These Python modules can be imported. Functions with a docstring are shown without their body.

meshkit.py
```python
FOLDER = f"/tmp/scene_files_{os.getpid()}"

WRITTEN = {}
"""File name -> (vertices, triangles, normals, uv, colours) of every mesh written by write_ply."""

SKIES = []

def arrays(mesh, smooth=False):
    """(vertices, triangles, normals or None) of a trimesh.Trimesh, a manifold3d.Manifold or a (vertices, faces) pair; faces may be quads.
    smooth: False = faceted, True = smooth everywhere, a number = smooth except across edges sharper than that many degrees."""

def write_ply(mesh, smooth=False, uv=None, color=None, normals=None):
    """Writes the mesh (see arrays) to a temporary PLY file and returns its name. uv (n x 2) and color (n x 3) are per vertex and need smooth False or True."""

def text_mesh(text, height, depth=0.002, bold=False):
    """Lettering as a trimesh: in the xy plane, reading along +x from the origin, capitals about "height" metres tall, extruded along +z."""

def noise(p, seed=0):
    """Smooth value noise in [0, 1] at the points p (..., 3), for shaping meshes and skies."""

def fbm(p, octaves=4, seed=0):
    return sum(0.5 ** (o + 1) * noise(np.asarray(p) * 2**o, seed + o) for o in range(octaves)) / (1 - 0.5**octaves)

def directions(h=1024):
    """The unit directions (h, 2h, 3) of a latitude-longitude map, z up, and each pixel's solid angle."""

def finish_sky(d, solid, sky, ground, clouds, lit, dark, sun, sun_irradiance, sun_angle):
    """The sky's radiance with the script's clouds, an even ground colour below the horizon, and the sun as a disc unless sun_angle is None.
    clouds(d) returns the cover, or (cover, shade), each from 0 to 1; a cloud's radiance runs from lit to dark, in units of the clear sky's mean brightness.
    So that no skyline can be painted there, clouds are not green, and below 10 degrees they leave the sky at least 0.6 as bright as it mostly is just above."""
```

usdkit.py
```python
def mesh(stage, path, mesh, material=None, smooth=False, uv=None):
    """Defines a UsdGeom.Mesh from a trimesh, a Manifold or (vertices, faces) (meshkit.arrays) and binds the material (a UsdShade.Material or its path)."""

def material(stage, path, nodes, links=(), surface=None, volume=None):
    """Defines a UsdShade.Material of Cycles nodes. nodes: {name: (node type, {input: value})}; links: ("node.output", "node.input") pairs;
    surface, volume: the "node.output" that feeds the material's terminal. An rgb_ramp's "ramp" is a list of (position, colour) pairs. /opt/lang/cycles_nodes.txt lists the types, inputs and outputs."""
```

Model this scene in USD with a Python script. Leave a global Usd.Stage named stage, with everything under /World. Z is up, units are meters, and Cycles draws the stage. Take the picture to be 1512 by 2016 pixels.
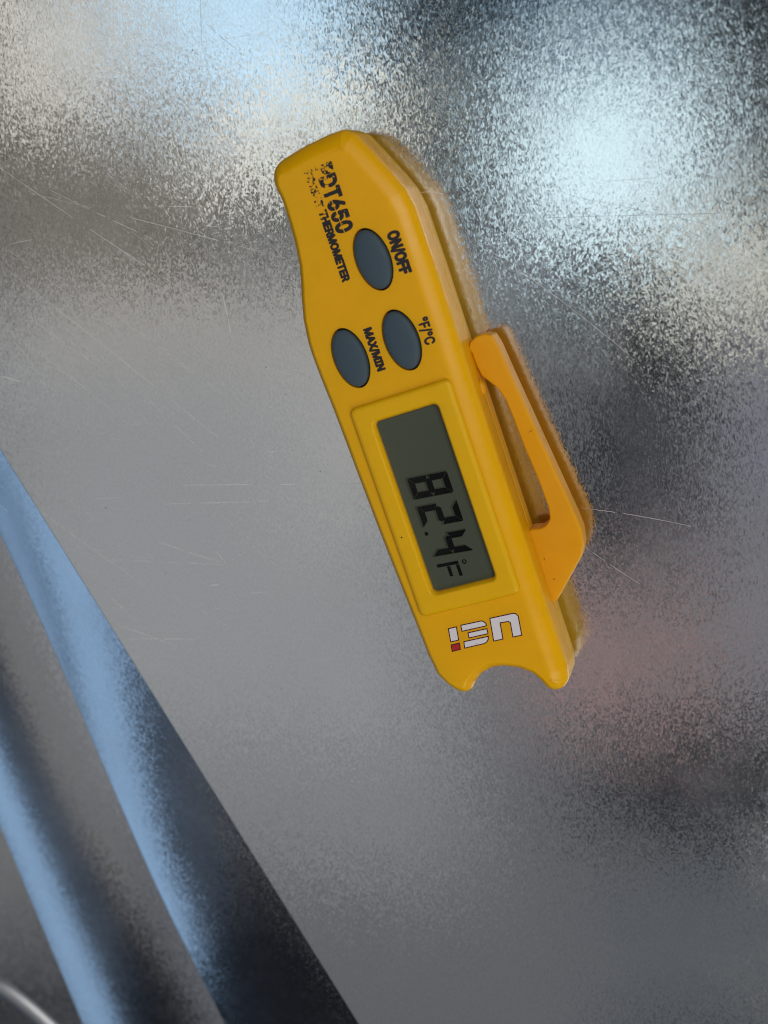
import math, random
import numpy as np, trimesh, shapely, usdkit, meshkit
from shapely.geometry import Polygon, Point, MultiPolygon, LineString
from shapely.ops import unary_union
from shapely import affinity
from pxr import Usd, UsdGeom, UsdLux, UsdShade, Gf, Sdf

stage = Usd.Stage.CreateInMemory()
UsdGeom.SetStageUpAxis(stage, UsdGeom.Tokens.z)
UsdGeom.SetStageMetersPerUnit(stage, 1.0)
UsdGeom.Xform.Define(stage, '/World')
UsdGeom.Scope.Define(stage, '/World/Looks')
random.seed(7)
rng = np.random.default_rng(7)
MM = 0.001

# ------------------------------------------------------------------ camera
# a phone held close over the sheet, leaning to the upper right of the thermometer
TILT, LEAN, DIST = math.radians(23), math.radians(42), 0.249
u_ = np.array([math.cos(LEAN), math.sin(LEAN), 0])
n_ = np.array([0, 0, 1]) * math.cos(TILT) - math.sin(TILT) * u_
y_ = np.array([0, 1, 0]) - n_[1] * n_
y_ /= np.linalg.norm(y_)
W = np.stack([np.cross(y_, n_), y_, n_])
CAM = W @ np.array([0, 0, DIST])
cam = UsdGeom.Camera.Define(stage, '/World/Camera')
M = np.eye(4)
M[:3, :3] = W.T
M[3, :3] = CAM
cam.AddTransformOp().Set(Gf.Matrix4d(*M.ravel().tolist()))
cam.CreateHorizontalApertureAttr(24.0)
cam.CreateVerticalApertureAttr(32.0)
cam.CreateFocalLengthAttr(24.0 * 2400 / 1512)
cam.CreateClippingRangeAttr(Gf.Vec2f(0.01, 100))
cam.CreateFStopAttr(13.0)
cam.CreateFocusDistanceAttr(0.236)
cam.CreateExposureAttr(0.0)

# ------------------------------------------------------------------ lamps
# name, centre (x, y, z), size (w, h), colour, intensity, direction the lamp faces (None = straight down)
LAMPS = [
    ('lamp_top_left', (-0.54, 0.23, 0.8), (0.17, 0.17), (1, 0.94, 0.84), 0.9, None),
    ('lamp_top_blue', (-0.35, 0.24, 0.8), (0.19, 0.16), (0.575, 0.811, 1.0), 1.424, None),
    ('lamp_glow', (-0.28, 0.125, 0.8), (0.11, 0.07), (1, 0.97, 0.84), 1.3, None),
    ('lamp_upper_edge', (-0.06, 0.19, 0.8), (0.12, 0.07), (0.5, 0.75, 1), 0.5, None),
    ('lamp_white', (-0.05, 0.08, 0.8), (0.165, 0.145), (0.76, 0.94, 1.0), 1.35, None),
    ('lamp_right_upper', (0.055, -0.02, 0.8), (0.13, 0.085), (1.0, 0.963, 0.829), 0.85, None),
    ('lamp_right', (0.095, -0.15, 0.8), (0.12, 0.14), (0.861, 0.85, 1.0), 0.3, None),
    ('lamp_right_lower', (0.08, -0.3, 0.8), (0.12, 0.2), (0.968, 0.926, 1.0), 0.26, None),
    ('lamp_left_upper', (-0.37, 0.105, 0.8), (0.07, 0.07), (1, 0.95, 0.85), 1.355, None),
    ('lamp_left_edge', (-0.56, 0.07, 0.8), (0.28, 0.12), (1, 0.86, 0.68), 0.2, None),
    ('lamp_left_warm', (-0.45, -0.035, 0.8), (0.34, 0.07), (1, 0.88, 0.74), 0.28, None),
    ('lamp_behind', (-0.28, -0.13, 0.8), (0.13, 0.22), (1.0, 0.947, 0.898), 0.26, None),
    ('lamp_left', (-0.4, -0.47, 0.8), (0.64, 0.96), (0.93, 0.94, 1.0), 0.165, None),
    ('lamp_left_bright', (-0.45, -0.29, 0.79), (0.52, 0.62), (1, 1, 0.98), 0.12, None),
    ('lamp_left_middle', (-0.46, -0.22, 0.78), (0.46, 0.44), (1.0, 1.0, 0.97), 0.095, None),
    ('lamp_pink', (-0.06, -0.35, 0.8), (0.14, 0.13), (1, 0.66, 0.62), 0.38, None),
    ('lamp_right_bottom', (0.02, -0.65, 0.8), (0.2, 0.26), (0.837, 0.914, 1.0), 0.14, None),
    ('lamp_r', (-0.95, -0.45, 0.8), (0.42, 0.8), (1.0, 0.97, 0.92), 0.22, None),
    ('lamp_dusk', (-1.4, -0.78, 0.66), (0.9, 0.46), (0.6, 0.75, 1.0), 0.075, (1.0, 0.6, -0.2)),
    ('lamp_door', (-1.35, -0.75, 0.18), (0.9, 0.46), (0.45, 0.69, 1.0), 0.68, (1.0, 0.6, 0.0)),
    ('lamp_side', (0.45, -0.45, 0.6), (0.5, 0.5), (1.0, 0.95, 0.9), 3.3, (-0.45, 0.45, -0.6)),
    ('lamp_overhead', (0.48, 0.36, 0.8), (0.5, 0.5), (1.0, 0.97, 0.93), 5.2, (-0.48, -0.33, -0.8)),
]
for name, c, size, col, inten, face in LAMPS:
    L = UsdLux.RectLight.Define(stage, '/World/' + name)
    L.CreateWidthAttr(size[0]); L.CreateHeightAttr(size[1])
    L.CreateColorAttr(Gf.Vec3f(*col)); L.CreateIntensityAttr(inten)
    m = np.eye(4)
    if face is not None:
        zz = -np.array(face, float); zz /= np.linalg.norm(zz)
        xx = np.cross([0, 0, 1.0], zz); xx /= np.linalg.norm(xx)
        m[0, :3], m[1, :3], m[2, :3] = xx, np.cross(zz, xx), zz
    m[3, :3] = c
    L.AddTransformOp().Set(Gf.Matrix4d(*m.ravel().tolist()))
AMBIENT = (0.007, 0.008, 0.011)
usdkit.material(stage, '/World/Looks/room_air', {'b': ('background_shader', {'color': AMBIENT, 'strength': 1.0})}, surface='b.background')
dome = UsdLux.DomeLight.Define(stage, '/World/ambient')
UsdShade.MaterialBindingAPI.Apply(dome.GetPrim()).Bind(UsdShade.Material.Get(stage, '/World/Looks/room_air'))

# ------------------------------------------------------------------ materials
LK = '/World/Looks/'


def plain(name, color, rough=0.5, **kw):
    return usdkit.material(stage, LK + name, {'p': ('principled_bsdf', {'base_color': color, 'roughness': rough, **kw})}, surface='p.BSDF')


def zinc(name, tint, rough, facet, bump, cell, seed=0.0, mott=0.12):
    """Galvanised steel: tiny irregular zinc crystals, each leaning a little its own way, over rolled metal."""
    n = {
        'g': ('geometry', {}),
        'map': ('mapping', {'rotation': (0, 0, 0.75), 'scale': (1.0, 0.62, 1.0), 'location': (seed, seed * 0.7, 0)}),
        'warp': ('noise_texture', {'scale': 900.0, 'detail': 3.0, 'roughness': 0.6}),
        'wsub': ('vector_math', {'math_type': 'subtract', 'vector2': (0.5, 0.5, 0.5)}),
        'wscl': ('vector_math', {'math_type': 'scale', 'scale': 0.0009}),
        'wadd': ('vector_math', {'math_type': 'add'}),
        'vor': ('voronoi_texture', {'scale': cell, 'feature': 'f1'}),
        'csub': ('vector_math', {'math_type': 'subtract', 'vector2': (0.5, 0.5, 0.5)}),
        'cscl': ('vector_math', {'math_type': 'scale', 'scale': facet}),
        'nadd': ('vector_math', {'math_type': 'add'}),
        'nnor': ('vector_math', {'math_type': 'normalize'}),
        'fine': ('noise_texture', {'scale': 2300.0, 'detail': 3.0, 'roughness': 0.65}),
        'bmp': ('bump', {'strength': 1.0, 'distance': bump, 'filter_width': 0.1}),
        'big': ('noise_texture', {'scale': 26.0, 'detail': 4.0, 'roughness': 0.6}),
        'rr': ('map_range', {'from_min': 0.3, 'from_max': 0.7, 'to_min': rough - 0.03, 'to_max': rough + 0.07, 'clamp': True}),
        'fl': ('map_range', {'from_min': 0.3, 'from_max': 0.7, 'to_min': 1 - mott, 'to_max': 1.0, 'clamp': True}),
        'mul': ('mix_color', {'blend_type': 'multiply', 'fac': 1.0, 'a': tint}),
        'cc': ('combine_color', {}),
        'p': ('principled_bsdf', {'metallic': 1.0}),
    }
    lk = [('g.position', 'map.vector'), ('g.position', 'warp.vector'), ('warp.color', 'wsub.vector1'), ('wsub.vector', 'wscl.vector1'),
          ('map.vector', 'wadd.vector1'), ('wscl.vector', 'wadd.vector2'), ('wadd.vector', 'vor.vector'),
          ('vor.color', 'csub.vector1'), ('csub.vector', 'cscl.vector1'), ('g.normal', 'nadd.vector1'), ('cscl.vector', 'nadd.vector2'),
          ('nadd.vector', 'nnor.vector1'), ('nnor.vector', 'bmp.normal'), ('map.vector', 'fine.vector'), ('fine.fac', 'bmp.height'),
          ('bmp.normal', 'p.normal'), ('g.position', 'big.vector'), ('big.fac', 'rr.value'), ('rr.result', 'p.roughness'),
          ('fine.fac', 'fl.value'), ('fl.result', 'cc.r'), ('fl.result', 'cc.g'), ('fl.result', 'cc.b'), ('cc.color', 'mul.b'), ('mul.result', 'p.base_color')]
    return usdkit.material(stage, LK + name, n, lk, surface='p.BSDF')


def plastic(name, color, rough, speck=0.5):
    n = {
        'tc': ('texture_coordinate', {}), 'g': ('geometry', {}),
        'n1': ('noise_texture', {'scale': 1500.0, 'detail': 2.0}),
        'b1': ('bump', {'strength': 0.35, 'distance': 0.00003}),
        'n2': ('noise_texture', {'scale': 90.0, 'detail': 4.0, 'roughness': 0.6}),
        'r2': ('map_range', {'from_min': 0.35, 'from_max': 0.7, 'to_min': rough - 0.06, 'to_max': rough + 0.10, 'clamp': True}),
        'n3': ('noise_texture', {'scale': 620.0, 'detail': 3.0, 'roughness': 0.7}),
        'r3': ('map_range', {'from_min': 0.735, 'from_max': 0.80, 'to_min': 0.0, 'to_max': speck, 'clamp': True}),
        'n4': ('noise_texture', {'scale': 160.0, 'detail': 5.0, 'roughness': 0.7}),
        'c4': ('rgb_ramp', {'ramp': [(0.0, tuple(c * 0.90 for c in color)), (0.5, color), (1.0, tuple(min(1, c * 1.06) for c in color))]}),
        'mx': ('mix_color', {'blend_type': 'mix', 'b': (0.10, 0.045, 0.008)}),
        'p': ('principled_bsdf', {'subsurface_weight': 0.25, 'subsurface_scale': 0.0015, 'subsurface_radius': (1.0, 0.55, 0.12), 'ior': 1.47, 'specular_ior_level': 0.30}),
    }
    lk = [('g.position', 'n1.vector'), ('n1.fac', 'b1.height'), ('b1.normal', 'p.normal'), ('g.position', 'n2.vector'), ('n2.fac', 'r2.value'), ('r2.result', 'p.roughness'),
          ('g.position', 'n3.vector'), ('n3.fac', 'r3.value'), ('r3.result', 'mx.fac'), ('g.position', 'n4.vector'), ('n4.fac', 'c4.fac'), ('c4.color', 'mx.a'), ('mx.result', 'p.base_color')]
    return usdkit.material(stage, LK + name, n, lk, surface='p.BSDF')


ZINC = zinc('galvanised_zinc', (0.74, 0.76, 0.77), 0.125, 0.045, 0.000013, 3000.0)
ZINC2 = zinc('galvanised_zinc_flange', (0.72, 0.75, 0.79), 0.15, 0.06, 0.000015, 3000.0, seed=0.31)
EDGE = plain('cut_steel_edge', (0.62, 0.58, 0.50), 0.42, metallic=1.0)
SCRATCH = plain('bright_scratch', (0.74, 0.73, 0.71), 0.5)
SCRATCH_D = plain('dark_scratch', (0.20, 0.21, 0.22), 0.5, metallic=0.8)
YELLOW = plastic('yellow_plastic', (0.84, 0.415, 0.002), 0.32)
YELLOW2 = plastic('frame_yellow_plastic', (0.85, 0.445, 0.003), 0.34)
ORANGE = plastic('orange_yellow_plastic', (0.80, 0.335, 0.004), 0.34, 0.35)
RUBBER = plastic('slate_rubber', (0.052, 0.082, 0.110), 0.62, 0.0)
BLACK = plain('black_print', (0.012, 0.009, 0.010), 0.5)
GAP = plain('dark_gap', (0.006, 0.004, 0.003), 0.8)
WHITE = plain('white_print', (0.72, 0.68, 0.72), 0.5)
MAROON = plain('maroon_print', (0.055, 0.006, 0.006), 0.5)
RED = plain('red_print', (0.45, 0.012, 0.008), 0.5)
LCD = plain('lcd_glass', (0.092, 0.102, 0.076), 0.6, specular_ior_level=0.05)
SEG = plain('lcd_segment', (0.004, 0.004, 0.004), 0.6, specular_ior_level=0.0)
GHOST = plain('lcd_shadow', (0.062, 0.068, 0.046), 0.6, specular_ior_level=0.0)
PANE = usdkit.material(stage, LK + 'clear_window', {
    'f': ('fresnel', {'IOR': 1.3}), 't': ('transparent_bsdf', {'color': (0.93, 0.95, 0.93)}), 'g': ('glossy_bsdf', {'color': (1, 1, 1), 'roughness': 0.06}),
    'm': ('mix_closure', {})}, [('f.fac', 'm.fac'), ('t.BSDF', 'm.closure1'), ('g.BSDF', 'm.closure2')], surface='m.closure')

# ------------------------------------------------------------------ helpers
taken = {}


def numbered(path):
    k = taken.get(path, 0)
    taken[path] = k + 1
    return path if k == 0 else f'{path}_{k:03d}'


def data(prim, **kw):
    for k, v in kw.items():
        if v:
            prim.SetCustomDataByKey(k, v)


def thing(name, label, cat, loc=(0, 0, 0), rz=0.0, group=None):
    x = UsdGeom.Xform.Define(stage, numbered('/World/' + name))
    x.AddTranslateOp().Set(Gf.Vec3d(*map(float, loc)))
    x.AddRotateZOp().Set(float(rz))
    data(x.GetPrim(), label=label, category=cat, group=group)
    return str(x.GetPath())


def part(parent, name, mesh, mat, smooth=40, label=None, kind=None):
    p = numbered(f'{parent}/{name}')
    m = usdkit.mesh(stage, p, mesh, mat, smooth=smooth)
    data(m.GetPrim(), label=label, kind=kind)
    return p


def resample(poly, step):
    ring = poly.exterior
    k = max(24, int(ring.length / step))
    pts = np.array([ring.interpolate(i * ring.length / k).coords[0] for i in range(k)])
    a = np.sum(pts[:, 0] * np.roll(pts[:, 1], -1) - np.roll(pts[:, 0], -1) * pts[:, 1])
    return pts if a > 0 else pts[::-1]


def round_poly(pts, r_out, r_in=None):
    p = Polygon(pts) if not hasattr(pts, 'buffer') else pts
    r_in = r_out if r_in is None else r_in
    return p.buffer(-r_out, 24).buffer(r_out + r_in, 24).buffer(-r_in, 24)


def normals2(pts):
    t = np.roll(pts, -1, 0) - np.roll(pts, 1, 0)
    n = np.stack([t[:, 1], -t[:, 0]], 1)
    return n / np.linalg.norm(n, axis=1, keepdims=True)


def loft(pts, rings, mult=None, top=True, bottom=True, holes=(), zfun=None):
    """Closed outline (mm, counter-clockwise) carried through rings of (inset, z), bottom to top; caps; holes cut the top cap."""
    n2 = normals2(pts)
    mult = np.ones(len(pts)) if mult is None else mult
    k = len(pts)
    V, F = [], []
    for d, z in rings:
        q = pts - n2 * (d * mult)[:, None]
        V.append(np.column_stack([q, np.full(k, z)]))
    for i in range(len(rings) - 1):
        for j in range(k):
            a, b, c, e = i * k + j, i * k + (j + 1) % k, (i + 1) * k + (j + 1) % k, (i + 1) * k + j
            F += [(a, b, c), (a, c, e)]
    out = [trimesh.Trimesh(np.vstack(V), F, process=False)]
    for flag, idx, up in ((top, -1, True), (bottom, 0, False)):
        if not flag:
            continue
        poly = Polygon(V[idx][:, :2], [h for h in holes] if up else [])
        v, f = trimesh.creation.triangulate_polygon(poly, engine='earcut')
        z = V[idx][0, 2]
        f = np.asarray(f)
        area = np.cross(v[f[:, 1]] - v[f[:, 0]], v[f[:, 2]] - v[f[:, 0]])
        f = np.where((area > 0)[:, None] == up, f, f[:, ::-1])
        out.append(trimesh.Trimesh(np.column_stack([v, np.full(len(v), z)]), f, process=False))
    m = trimesh.util.concatenate(out)
    m.merge_vertices(digits_vertex=5)
    m.apply_scale(MM)
    return m


def plate(geom, z, depth=0.02):
    geoms = [g for g in getattr(geom, 'geoms', [geom]) if g.area > 1e-4]
    m = trimesh.util.concatenate([trimesh.creation.extrude_polygon(g, depth, engine='earcut') for g in geoms])
    m.apply_translation((0, 0, z))
    m.apply_scale(MM)
    return m


def text_poly(text, cap, length, fat=0.0, slant=0.0):
    """Lettering as a polygon, capitals cap mm tall, squeezed to length mm."""
    m = meshkit.text_mesh(text, 10.0, depth=1.0, bold=True)
    v, f = m.vertices, m.faces
    tri = f[m.face_normals[:, 2] > 0.9]
    g = unary_union([Polygon(v[t][:, :2]).buffer(0.004) for t in tri]).buffer(fat)
    x0, y0, x1, y1 = g.bounds
    g = affinity.translate(g, -x0, 0)
    g = affinity.scale(g, length / (x1 - x0), cap / 10.0, origin=(0, 0))
    if slant:
        g = affinity.affine_transform(g, [1, slant, 0, 1, 0, 0])
    return g.simplify(0.008)


def down(geom, x, y):
    """Lettering that reads down the body: +text -> -y, text up -> +x."""
    return affinity.affine_transform(geom, [0, 1, -1, 0, x, y])


# ------------------------------------------------------------------ the sheet metal
d_ = np.array([0.461994, -0.886883, 0])          # along the cut edge of the sheet
p_ = np.array([-0.886883, -0.461994, 0])         # outwards across it
E0 = np.array([-0.088675, 0.014446, 0])


def fr(s, p, z):
    return E0 + d_ * s * MM + p_ * p * MM + np.array([0, 0, z * MM])


def strip(profile, s0, s1, ns=60):
    """Sheet swept along the cut edge: profile(s) -> list of (p, z) in mm, shifted with s."""
    S = np.linspace(s0, s1, ns)
    rows = [[fr(s, *q) for q in profile(s)] for s in S]
    k = len(rows[0])
    V = np.array(rows).reshape(-1, 3)
    F = []
    for i in range(ns - 1):
        for j in range(k - 1):
            a, b, c, e = i * k + j, i * k + j + 1, (i + 1) * k + j + 1, (i + 1) * k + j
            F += [(a, e, c), (a, c, b)]
    m = trimesh.Trimesh(V, F, process=False)
    if m.face_normals[:, 2].mean() < 0:
        m.invert()
    return m


sheet = thing('metal_sheet', 'large scratched galvanised steel sheet that the yellow thermometer lies on', 'metal sheet')
stage.GetPrimAtPath(sheet).SetCustomDataByKey('kind', 'structure')
stage.GetPrimAtPath(sheet).ClearCustomDataByKey('category')
# a face of four corners just inside the cut edge, and the edge itself as a narrow rounded lip
part(sheet, 'face', strip(lambda s: [(-420, 0), (-0.25, 0)], -260, 420, 2), ZINC, smooth=False)
part(sheet, 'cut_edge', strip(lambda s: [(-0.25, 0.0), (-0.1, -0.03), (0.0, -0.12), (0.02, -0.8), (-0.4, -0.85), (-3, -0.85)], -260, 420, 2), EDGE, smooth=60)


def line2(s):
    return 24.6 + 0.138 * s


def line3(s):
    return 67.0 + 0.24 * s


def flange_profile(p0, z0, p1, a0, a1, rb, drop, n=14):
    """(p, z) from p0 to p1: slope a0 -> a1 degrees, then a tight bend of radius rb and a wall down."""
    out = [(p0, z0)]
    z = z0
    w = p1 - rb - p0
    for i in range(1, n + 1):
        t = (i - 0.5) / n
        a = math.radians(a0 + (a1 - a0) * t ** 1.5)
        z -= math.tan(a) * w / n
        out.append((p0 + w * i / n, z))
    a = math.radians(a1)
    px, pz = out[-1]
    cx, cz = px - rb * math.sin(a), pz - rb * math.cos(a)
    sc = rb / (rb * (1 - math.sin(a))) if a1 < 80 else 1
    for i in range(1, 9):
        b = a + (math.pi / 2 - a) * i / 8
        out.append((cx + rb * math.sin(b), cz + rb * math.cos(b)))
    e = out[-1]
    out.append((e[0], e[1] - drop))
    return out


def prof_a(s):
    tw = max(0.0, min(1.0, (125 - s) / 130))
    tw = tw * tw * (3 - 2 * tw)
    return flange_profile(-2.0, -1.0, line2(s), 9 + 17 * tw, 20 + 15 * tw, 2.5, 14)


def prof_b(s):
    return flange_profile(line2(s) - 8.0, -16.0, line3(s), 0.0, 24.0, 2.0, 16, n=24)


fl1 = thing('metal_flange', 'sloping blue-lit steel flange folded down right beside the cut edge of the sheet', 'metal flange')
part(fl1, 'flange_skin', strip(prof_a, -260, 420), ZINC2, smooth=60)
fl2 = thing('metal_flange', 'lower rolled steel flange with a bright blue band, in the bottom left corner', 'metal flange')
part(fl2, 'flange_skin', strip(prof_b, -260, 420), ZINC2, smooth=60)
bp = thing('metal_plate', 'dark grey metal plate deep in the bottom left corner, below both flanges', 'metal plate')
part(bp, 'plate_skin', strip(lambda s: [(20, -48), (500, -52)], -260, 420, 2), ZINC2, smooth=False)

# a curved rolled rim on the deep panel
RIM = np.array([(-210, -158), (-190, -158.5), (-175, -160.5), (-164.3, -164.2), (-159, -165.9), (-153.9, -168.3), (-147.3, -172.9), (-140.2, -179.2), (-131.6, -187.1), (-124.1, -196), (-116, -208), (-110, -222), (-107, -240)], float)
tt = np.linspace(0, len(RIM) - 1, 90)
RIM = np.column_stack([np.interp(tt, range(len(RIM)), RIM[:, i]) for i in (0, 1)])
for _ in range(12):
    RIM[1:-1] = (RIM[:-2] + 2 * RIM[1:-1] + RIM[2:]) / 4
V, F = [], []
tn = np.gradient(RIM, axis=0); tn /= np.linalg.norm(tn, axis=1, keepdims=True)
nr = np.column_stack([tn[:, 1], -tn[:, 0]])
for q, nq in zip(RIM, nr):
    for a in np.linspace(0, math.pi, 9):
        V.append((q[0] + nq[0] * 3.4 * math.cos(a), q[1] + nq[1] * 3.4 * math.cos(a), -50.5 + 3.4 * math.sin(a)))
    V.append((q[0] - nq[0] * 60, q[1] - nq[1] * 60, -53.0))
for i in range(len(RIM) - 1):
    for j in range(9):
        a = i * 10 + j
        F += [(a, a + 1, a + 11), (a, a + 11, a + 10)]
rim = trimesh.Trimesh(np.array(V) * MM, F, process=False)
if rim.face_normals[:, 2].mean() < 0:
    rim.invert()
part(bp, 'rolled_rim', rim, plain('dull_rim', (0.42, 0.43, 0.45), 0.42, metallic=1.0), smooth=60)
# scratches in the zinc: thin burrs of bared metal, a few dark ones; joined, nobody could count them
F_PX = 2400.0


def at(px, py, z=0.0):
    d = W @ np.array([(px - 756) / F_PX, -(py - 1008) / F_PX, -1.0])
    return CAM + d * ((z - CAM[2]) / d[2])


def scratch(a, b, w, bow=0.0, gaps=0):
    a, b = np.array(a)[:2], np.array(b)[:2]
    n = 14
    t = np.linspace(0, 1, n)
    dirv = (b - a) / np.linalg.norm(b - a)
    nor = np.array([-dirv[1], dirv[0]])
    c = a + np.outer(t, b - a) + nor * (bow * np.sin(math.pi * t))[:, None]
    ww = w * (0.25 + 0.75 * np.sin(math.pi * np.clip(t, 0.03, 0.97)) ** 0.5) * (0.6 + 0.6 * rng.random(n))
    V, F = [], []
    for i in range(n):
        V += [(*(c[i] + nor * ww[i] / 2), 1.5e-5), (*(c[i] - nor * ww[i] / 2), 1.5e-5)]
    for i in range(n - 1):
        if gaps and rng.random() < gaps:
            continue
        a_ = 2 * i
        F += [(a_, a_ + 1, a_ + 3), (a_, a_ + 3, a_ + 2)]
    if not F:
        F = [(0, 1, 3), (0, 3, 2)]
    m = trimesh.Trimesh(V, F, process=False)
    if m.face_normals[:, 2].mean() < 0:
        m.invert()
    return m


SC = [  # long marks: where they start and end, width in mm, share of gaps
    ((360, 955), (725, 952), .10, .3), ((320, 992), (570, 986), .09, .35), ((437, 575), (456, 665), .16, 0), ((340, 560), (345, 590), .1, .3),
    ((300, 1060), (435, 1106), .10, .1), ((0, 330), (470, 640), .08, .3), ((60, 380), (600, 520), .07, .3), ((100, 375), (300, 470), .1, .2), ((0, 520), (440, 870), .09, .15),
    ((0, 585), (300, 800), .08, .2), ((0, 480), (230, 650), .07, .3), ((30, 660), (260, 840), .07, .3), ((200, 700), (460, 950), .07, .4), ((380, 300), (560, 510), .06, .4),
    ((150, 560), (420, 760), .06, .3), ((0, 740), (40, 752), .16, 0), ((960, 490), (1240, 700), .05, .1), ((1145, 1000), (1360, 1036), .06, .2), ((1150, 1075), (1260, 1150), .05, .3),
    ((210, 1170), (275, 1225), .08, .1), ((225, 1228), (370, 1280), .09, .1), ((250, 1258), (385, 1258), .10, .1), ((415, 1152), (432, 1150), .16, 0), ((425, 1085), (445, 1110), .1, 0),
    ((520, 890), (545, 888), .08, 0), ((380, 905), (480, 930), .06, .4), ((130, 980), (200, 1030), .06, .3), ((600, 500), (620, 520), .06, .2), ((820, 380), (880, 384), .08, .1),
    ((40, 20), (450, 130), .05, .5), ((330, 100), (540, 60), .05, .6), ((520, 10), (640, 120), .05, .5),
]
marks = [scratch(at(*a), at(*b), w * (1.1 if a[0] < 900 else 1.0) * MM, rng.normal() * 2e-4, g) for a, b, w, g in SC]
for i in range(80):
    big = rng.random() < 0.25
    cx, cy = rng.uniform(-20, 760), rng.uniform(200, 1300)
    ang = math.radians(rng.normal(34, 7)) if rng.random() < 0.75 else rng.uniform(-0.2, 0.2)
    ln = rng.uniform(60, 260) if big else rng.uniform(8, 60)
    marks.append(scratch(at(cx, cy), at(cx + ln * math.cos(ang), cy + ln * math.sin(ang)), rng.uniform(.03, .08) * MM, 0, .3 if big else 0))
part(sheet, 'scratch', trimesh.util.concatenate(marks), SCRATCH, smooth=False, kind='stuff')
DS = [((985, 432), (1512, 418), .06, .0), ((860, 380), (1500, 335), .04, .5), ((1120, 385), (1512, 470), .05, .2), ((395, 0), (396, 90), .06, .0), ((1290, 150), (1500, 300), .05, .4),
      ((1150, 410), (1330, 520), .04, .4), ((540, 60), (590, 130), .04, .3), ((400, 40), (470, 100), .05, .3), ((1180, 520), (1260, 600), .05, .3)]
dm = [scratch(at(*a), at(*b), w * MM, rng.normal() * 2e-4, g) for a, b, w, g in DS]
for i in range(60):   # pin-prick pits and dirt
    c = at(rng.uniform(0, 1500), rng.uniform(0, 1500))
    r = rng.uniform(.05, .17) * MM
    a = np.linspace(0, 2 * math.pi, 8)[:-1]
    V = [(c[0], c[1], 1.2e-5)] + [(c[0] + r * math.cos(t) * rng.uniform(.5, 1.2), c[1] + r * math.sin(t) * rng.uniform(.5, 1.2), 1.2e-5) for t in a]
    dm.append(trimesh.Trimesh(V, [(0, 1 + j, 1 + (j + 1) % 7) for j in range(7)], process=False))
part(sheet, 'dark_scratch', trimesh.util.concatenate(dm), SCRATCH_D, smooth=False, kind='stuff')

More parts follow.
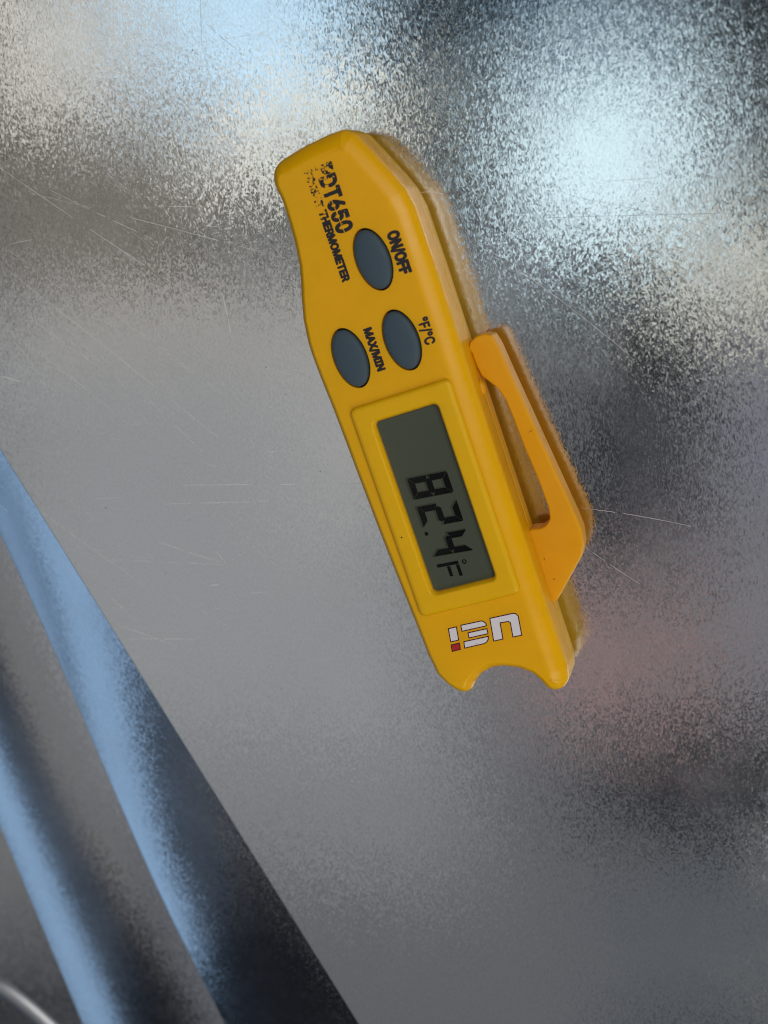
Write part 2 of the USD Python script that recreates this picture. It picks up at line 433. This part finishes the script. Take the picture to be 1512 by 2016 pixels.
# ------------------------------------------------------------------ the thermometer
TH = thing('pocket_thermometer', 'yellow plastic pocket thermometer with three grey buttons and display, lying on the galvanised sheet', 'thermometer', (0.0107014, 0.0200604, 0.00002), 15.2)
outline = [(14.2, -53), (13.6, -55.6), (12.2, -57.0), (10.2, -56.9), (9.1, -56.0), (8.3, -54.2), (7.3, -52.5), (5.1, -50.9), (2.2, -49.9), (-0.1, -49.7), (-2.5, -50.4), (-4.4, -51.7),
           (-5.3, -52.9), (-6.2, -53.6), (-7.2, -53.5), (-8.6, -52.6), (-10.1, -50.8), (-11.4, -48.3), (-11.9, -44), (-12.2, -36), (-12.7, -25), (-13.0, -16), (-13.3, -5), (-13.4, 0.5), (-13.6, 8), (-13.9, 14),
           (-14.0, 18.5), (-13.9, 21), (-13.3, 25.2), (-12.2, 29.2), (-11.2, 32.2), (-10.4, 35), (-9.8, 39.0), (-9.5, 43.1), (-9.4, 47), (-9.75, 49.6), (-9.6, 51.3), (-8.9, 52.7), (-7.6, 53.6), (-5.6, 54.0), (-2.2, 54.5), (2.7, 54.8), (6.2, 54.7), (8.0, 53.3),
           (10.0, 49.2), (12.2, 44.4), (13.6, 41), (14.2, 37.5), (14.3, 25), (14.2, 0)]
body_poly = round_poly(Polygon(outline), 1.9, 1.2)
pts = resample(body_poly, 0.35)
sm = lambda x, a, b: np.clip((x - a) / (b - a), 0, 1) ** 2 * (3 - 2 * np.clip((x - a) / (b - a), 0, 1))
nn = normals2(pts)
mult = 0.42 + 0.58 * sm(nn[:, 0], -0.1, 0.8) + 0.45 * sm(nn[:, 1], 0.2, 0.9) * sm(pts[:, 1], 20, 50) * (1 - sm(nn[:, 0], 0.2, .8))
mult = np.minimum(mult, 1.0)
for _ in range(25):
    mult = (np.roll(mult, 1) + mult + np.roll(mult, -1)) / 3
mult[:] = np.where((pts[:, 1] < -46) & (pts[:, 0] < 12), np.minimum(mult, .5), mult)
for _ in range(10):
    mult = (np.roll(mult, 1) + mult + np.roll(mult, -1)) / 3
FACE = 14.5


def ellipse(cx, cy, rx, ry, n=72, rot=0.0):
    t = np.linspace(0, 2 * math.pi, n + 1)[:-1]
    x, y = rx * np.cos(t), ry * np.sin(t)
    return np.column_stack([cx + x * math.cos(rot) - y * math.sin(rot), cy + x * math.sin(rot) + y * math.cos(rot)])


BTN = [(4.2, 31.25, 'ON/OFF button, the one nearest the worn end'), (4.45, 15.85, 'button beside the degree letters'), (-6.15, 15.7, 'button at the left side by MAX/MIN')]
BRX, BRY, BROT = 3.05, 5.5, math.radians(3.0)
holes = [ellipse(x, y, BRX + .36, BRY + .36, rot=BROT) for x, y, _ in BTN]
wx0, wx1, wy0, wy1 = -5.75, 7.0, -31.8, 2.9
win = round_poly(shapely.box(wx0, wy0, wx1, wy1), 0.9)
wpts = resample(win, 0.35)
holes_face = holes + [resample(win.buffer(0.2), 0.4)]
# front shell: wall, a wide soft bevel and the flat face
bev = [(0.0, 6.9), (0.0, 11.6), (0.05, 12.05), (0.18, 12.45), (0.40, 12.82), (0.72, 13.18), (1.12, 13.5), (1.6, 13.8), (2.1, 14.06), (2.6, 14.27), (3.0, 14.41), (3.35, 14.48), (3.6, FACE)]
shell = loft(pts, bev, mult, top=True, bottom=False, holes=holes_face)
walls = []
for h in holes:
    v = np.vstack([np.column_stack([h, np.full(len(h), FACE)]), np.column_stack([h, np.full(len(h), FACE - 1.2)])])
    k = len(h)
    f = [q for j in range(k) for q in ((j, j + k, (j + 1) % k), ((j + 1) % k, j + k, (j + 1) % k + k))]
    w_ = trimesh.Trimesh(v * MM, f, process=False)
    walls.append(w_)
front = part(TH, 'front_shell', trimesh.util.concatenate([shell] + walls), YELLOW, smooth=35)
part(TH, 'back_shell', loft(pts, [(2.6, 0.0), (2.2, 0.06), (1.75, 0.35), (1.25, 0.85), (0.8, 1.5), (0.42, 2.3), (0.16, 3.2), (0.03, 4.2), (0.0, 5.0), (0.0, 6.55), (0.12, 6.62)], np.minimum(mult + .1, 1.0)), YELLOW, smooth=35)
part(TH, 'seam', loft(pts - normals2(pts) * 0.22, [(0, 6.3), (0, 7.2)], None), ORANGE)

# buttons in their wells
def dome_button(x, y):
    rings = [(1.0, -1.1), (1.0, .30), (.985, .46), (.95, .62), (.89, .76), (.80, .87), (.66, .96), (.48, 1.03), (.28, 1.07), (.10, 1.09), (.001, 1.095)]
    e0 = ellipse(0, 0, BRX, BRY, 96, BROT)
    k = len(e0)
    V = np.vstack([np.column_stack([e0 * f + (x, y), np.full(k, FACE + z)]) for f, z in rings])
    F = []
    for i in range(len(rings) - 1):
        for j in range(k):
            a, b, c, e = i * k + j, i * k + (j + 1) % k, (i + 1) * k + (j + 1) % k, (i + 1) * k + j
            F += [(a, b, c), (a, c, e)]
    return trimesh.Trimesh(V * MM, F, process=False)


for x, y, lab in BTN:
    b = part(TH, 'button', dome_button(x, y), RUBBER, label=lab)
    part(b, 'well', plate(Polygon(ellipse(x, y, BRX + .6, BRY + .6, rot=BROT)), FACE - 1.22, 0.02), GAP, smooth=False)

# raised frame round the display
fo = round_poly(shapely.box(-9.75, -35.9, 10.95, 6.75), 1.3)
fpts = resample(fo, 0.4)
top_in = 0.95
fr_mesh = loft(fpts, [(0, FACE - .05), (0.03, FACE + .25), (0.12, FACE + .55), (0.3, FACE + .78), (0.55, FACE + .92), (top_in, FACE + 1.0)], None, top=True, bottom=False, holes=[resample(win.buffer(0.75), 0.4)])
lip = []
prof = [(-0.75, FACE + 1.0), (-0.55, FACE + .96), (-0.38, FACE + .82), (-0.15, FACE + .3), (0.0, FACE - .1), (0.0, FACE - .7)]
k = len(wpts); nw = normals2(wpts)
V = np.vstack([np.column_stack([wpts - nw * d, np.full(k, z)]) for d, z in prof])
Fq = []
for i in range(len(prof) - 1):
    for j in range(k):
        a, b, c, e = i * k + j, i * k + (j + 1) % k, (i + 1) * k + (j + 1) % k, (i + 1) * k + j
        Fq += [(a, b, c), (a, c, e)]
lipm = trimesh.Trimesh(V * MM, Fq, process=False)
frame = part(TH, 'display_frame', trimesh.util.concatenate([fr_mesh, lipm]), YELLOW2, smooth=35)

# display: glass, segments, clear window
ZL = FACE - 0.6
disp = part(TH, 'display', plate(win.buffer(0.3), ZL - 0.6, 0.6), LCD, smooth=False, label='dark olive liquid crystal display')
SEGS = {'8': 'abcdefg', '2': 'abged', '4': 'fgbc'}


def seg_poly(kind, w, h, th):
    """One segment in (along, up) of a digit w wide and h tall."""
    g = 0.09
    c = th * 0.42

    def hz(y, up):   # horizontal bar, trapezoid towards the inside
        if up == 0:
            return [(c + g, y), (th * .75 + g, y + th / 2), (w - th * .75 - g, y + th / 2), (w - c - g, y), (w - th * .75 - g, y - th / 2), (th * .75 + g, y - th / 2)]
        return [(g, y), (w - g, y), (w - th - g, y - up * th), (th + g, y - up * th)]

    def vt(x, y0, y1, right):
        if right > 0:
            return [(x, y0), (x, y1), (x - th, y1 - (th if y1 > h * .9 else th * .45)), (x - th, y0 + (th if y0 < h * .1 else th * .45))]
        return [(x, y0), (x, y1), (x + th, y1 - (th if y1 > h * .9 else th * .45)), (x + th, y0 + (th if y0 < h * .1 else th * .45))]
    m = h / 2
    return Polygon({'a': hz(h, 1), 'd': hz(0, -1), 'g': hz(m, 0), 'b': vt(w, m + g, h - g, 1), 'c': vt(w, g, m - g, 1), 'f': vt(0, m + g, h - g, -1), 'e': vt(0, g, m - g, -1)}[kind])


def digit(ch, s, w=4.15, h=7.9, th=1.14, base=-3.55):
    g = unary_union([seg_poly(q, w, h, th).buffer(-0.02).buffer(0.1).buffer(-0.05) for q in SEGS[ch]])
    g = affinity.affine_transform(g, [1, -0.055 + 0.14, 0, 1, s, 0])
    return down(g, base, 0)


DIG = [('8', 9.2), ('2', 14.95), ('4', 20.9)]
for ch, s in DIG:
    g = digit(ch, s)
    part(disp, 'digit', plate(g, ZL + 0.02, 0.02), SEG, smooth=False, label=f'digit {ch}')
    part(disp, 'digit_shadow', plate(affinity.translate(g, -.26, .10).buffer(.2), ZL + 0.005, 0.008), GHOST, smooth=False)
fgl = unary_union([shapely.box(26.95, -3.6, 27.6, .75), shapely.box(27.7, .1, 30.0, .75), shapely.box(27.7, -1.75, 29.75, -1.1)])
fgl = affinity.affine_transform(fgl, [1, .06, 0, 1, 0, 0])
part(disp, 'degree_letter', plate(down(fgl, 0, 0), ZL + .02, .02), SEG, smooth=False, label='letter F')
ring = Point(1.9, -27.5).buffer(.46).difference(Point(1.9, -27.5).buffer(.24))
part(disp, 'degree_ring', plate(ring, ZL + .02, .02), SEG, smooth=False)
part(disp, 'decimal_point', plate(shapely.box(-3.8, -20.75, -3.15, -20.05), ZL + .02, .02), SEG, smooth=False)
pv, pf = trimesh.creation.triangulate_polygon(win.buffer(0.15), engine='earcut')
pane = trimesh.Trimesh(np.column_stack([pv, np.full(len(pv), FACE + .02)]) * MM, pf, process=False)
if pane.face_normals[:, 2].mean() < 0:
    pane.invert()
part(frame, 'window_pane', pane, PANE, smooth=False)

# printing on the face
ZP = FACE + 0.004


def worn(geom, spots):
    return geom.difference(unary_union(spots))


def blobs(n, x0, x1, y0, y1, r0, r1, fade):
    out = []
    for _ in range(n):
        x, y = rng.uniform(x0, x1), rng.uniform(y0, y1)
        if rng.random() > fade(x, y):
            continue
        r = rng.uniform(r0, r1)
        a = rng.uniform(0, math.pi)
        out.append(affinity.rotate(affinity.scale(Point(x, y).buffer(r, 5), rng.uniform(.4, 1.0), rng.uniform(.8, 2.2)), math.degrees(a)))
    return out


T1 = down(text_poly('PDT650', 3.0, 12.6, .55), -0.5, 50.1)
wear = blobs(110, -1, 2.5, 45.5, 50.6, .12, .36, lambda x, y: .1 + sm(y, 46.8, 49) * .75) + blobs(60, -1, 2.5, 37, 47, .04, .11, lambda x, y: .35)
wear += [LineString([(0.35, 44.2), (0.75, 37.6)]).buffer(.07), LineString([(1.2, 47.5), (0.2, 45.4)]).buffer(.08)]
part(TH, 'lettering', plate(worn(T1, wear), ZP, .012), BLACK, smooth=False, label='black type number PDT650 with its first letter worn off')
T2 = down(text_poly('POCKET', 1.35, 6.9, .8), -2.75, 50.0)
wear2 = blobs(200, -3, -1.2, 42.6, 50.3, .1, .26, lambda x, y: .55)
part(TH, 'lettering', plate(worn(T2, wear2), ZP, .012), BLACK, smooth=False, label='word POCKET almost rubbed away')
T3 = down(text_poly('THERMOMETER', 1.4, 13.4, .85), -2.65, 42.6)
wear3 = blobs(26, -3, -1.2, 41.4, 43, .06, .2, lambda x, y: .5)
part(TH, 'lettering', plate(worn(T3, wear3), ZP, .012), BLACK, smooth=False, label='word THERMOMETER')
part(TH, 'lettering', plate(down(text_poly('ON/OFF', 1.95, 8.0, .9), 8.35, 34.85), ZP, .012), BLACK, smooth=False, label='words ON/OFF')
part(TH, 'lettering', plate(down(text_poly('MAX/MIN', 1.45, 8.3, .85), -1.85, 20.0), ZP, .012), BLACK, smooth=False, label='words MAX/MIN')
part(TH, 'lettering', plate(down(text_poly('°F/°C', 1.85, 5.1, .42), 8.55, 18.6), ZP, .012), BLACK, smooth=False, label='sign for degrees F and C')

# white three letter mark with a red square
LG = [
    ([(3.2, -39.3), (8.0, -39.4), (8.5, -39.6), (8.85, -40.2), (8.3, -44.15), (6.35, -44.1), (6.8, -41.15), (6.55, -40.9), (5.0, -40.8), (4.5, -44.05), (2.45, -44.05)], 'letter'),
    ([(-2.8, -39.3), (1.4, -39.4), (1.9, -39.6), (2.25, -40.1), (2.25, -40.75), (-3.0, -40.7)], 'letter_bar'),
    ([(-1.9, -41.1), (2.15, -41.15), (2.0, -42.35), (-2.1, -42.3)], 'letter_bar'),
    ([(-3.3, -42.65), (1.95, -42.7), (1.7, -43.4), (1.2, -43.9), (.5, -44.1), (-3.6, -44.1)], 'letter_bar'),
    ([(-5.45, -39.4), (-3.6, -39.4), (-4.05, -42.25), (-5.9, -42.25)], 'letter_bar'),
    ([(-6.0, -42.7), (-4.1, -42.7), (-4.35, -44.15), (-6.25, -44.2)], 'red_square'),
]
LG = [(Polygon(p), n) for p, n in LG]
logo = part(TH, 'logo', plate(unary_union([p.buffer(0.02) for p, _ in LG]), ZP, .010), MAROON, smooth=False, label='white brand letters edged in dark red with a red square')
for p, n in LG:
    q = p.buffer(-0.19, join_style=2)
    part(logo, n, plate(q.difference(unary_union(blobs(8, *[q.bounds[i] for i in (0, 2, 1, 3)], .03, .07, lambda x, y: .4))), ZP + .014, .010), RED if n == 'red_square' else WHITE, smooth=False)

# pocket clip at the right side
clip_pts = [(13.9, 10.2), (14.6, 11.2), (16.0, 11.9), (17.8, 11.9), (19.1, 11.2), (19.6, 9.1), (20.2, 3.3), (21.6, -8.8), (22.8, -18.9), (23.6, -25.9), (23.8, -28.9), (23.4, -31.6), (22.2, -33.9), (15.2, -41.0),
            (14.0, -41.6), (13.6, -41.0), (13.6, -26.3), (14.6, -26.2), (16.4, -26.5), (17.7, -26.1), (18.6, -25.2), (19.0, -23.3), (18.8, -17.1), (18.25, -11.1), (17.9, -4.3), (17.6, -0.8), (16.8, 1.6), (15.7, 3.2), (14.7, 4.6), (14.35, 6.7), (14.3, 9.1)]
cpoly = round_poly(Polygon(clip_pts), .42, .5)
cp = resample(cpoly, 0.25)
part(TH, 'clip', loft(cp, [(0.3, 3.0), (0.05, 3.2), (0, 3.6), (0, 7.0), (0.06, 7.25), (0.18, 7.42), (0.34, 7.5)]), ORANGE, smooth=40, label='orange yellow pocket clip on the right side')
tab = trimesh.creation.icosphere(3, 1.0)
tab.apply_scale((.75, 1.45, .9)); tab.apply_translation((14.35, 2.6, 8.3)); tab.apply_scale(MM)
part(TH, 'catch', tab, ORANGE, smooth=True)
# little dirt marks and fibres stuck to the plastic
for (x, y, z, ln, w, a) in [(20.4, -8.0, 7.53, .95, .09, .25), (15.2, -32.5, 7.53, .5, .12, 1.2), (15.8, -36.8, 7.53, .25, .25, 0), (-7.9, -19.5, FACE + 1.01, .3, .35, .5)]:
    g = affinity.rotate(Point(0, 0).buffer(1, 6), 0)
    g = affinity.translate(affinity.rotate(affinity.scale(g, ln / 2, w / 2), math.degrees(a), origin=(0, 0)), x, y)
    part(TH, 'dirt_mark', plate(g, z, .01), GAP, smooth=False)
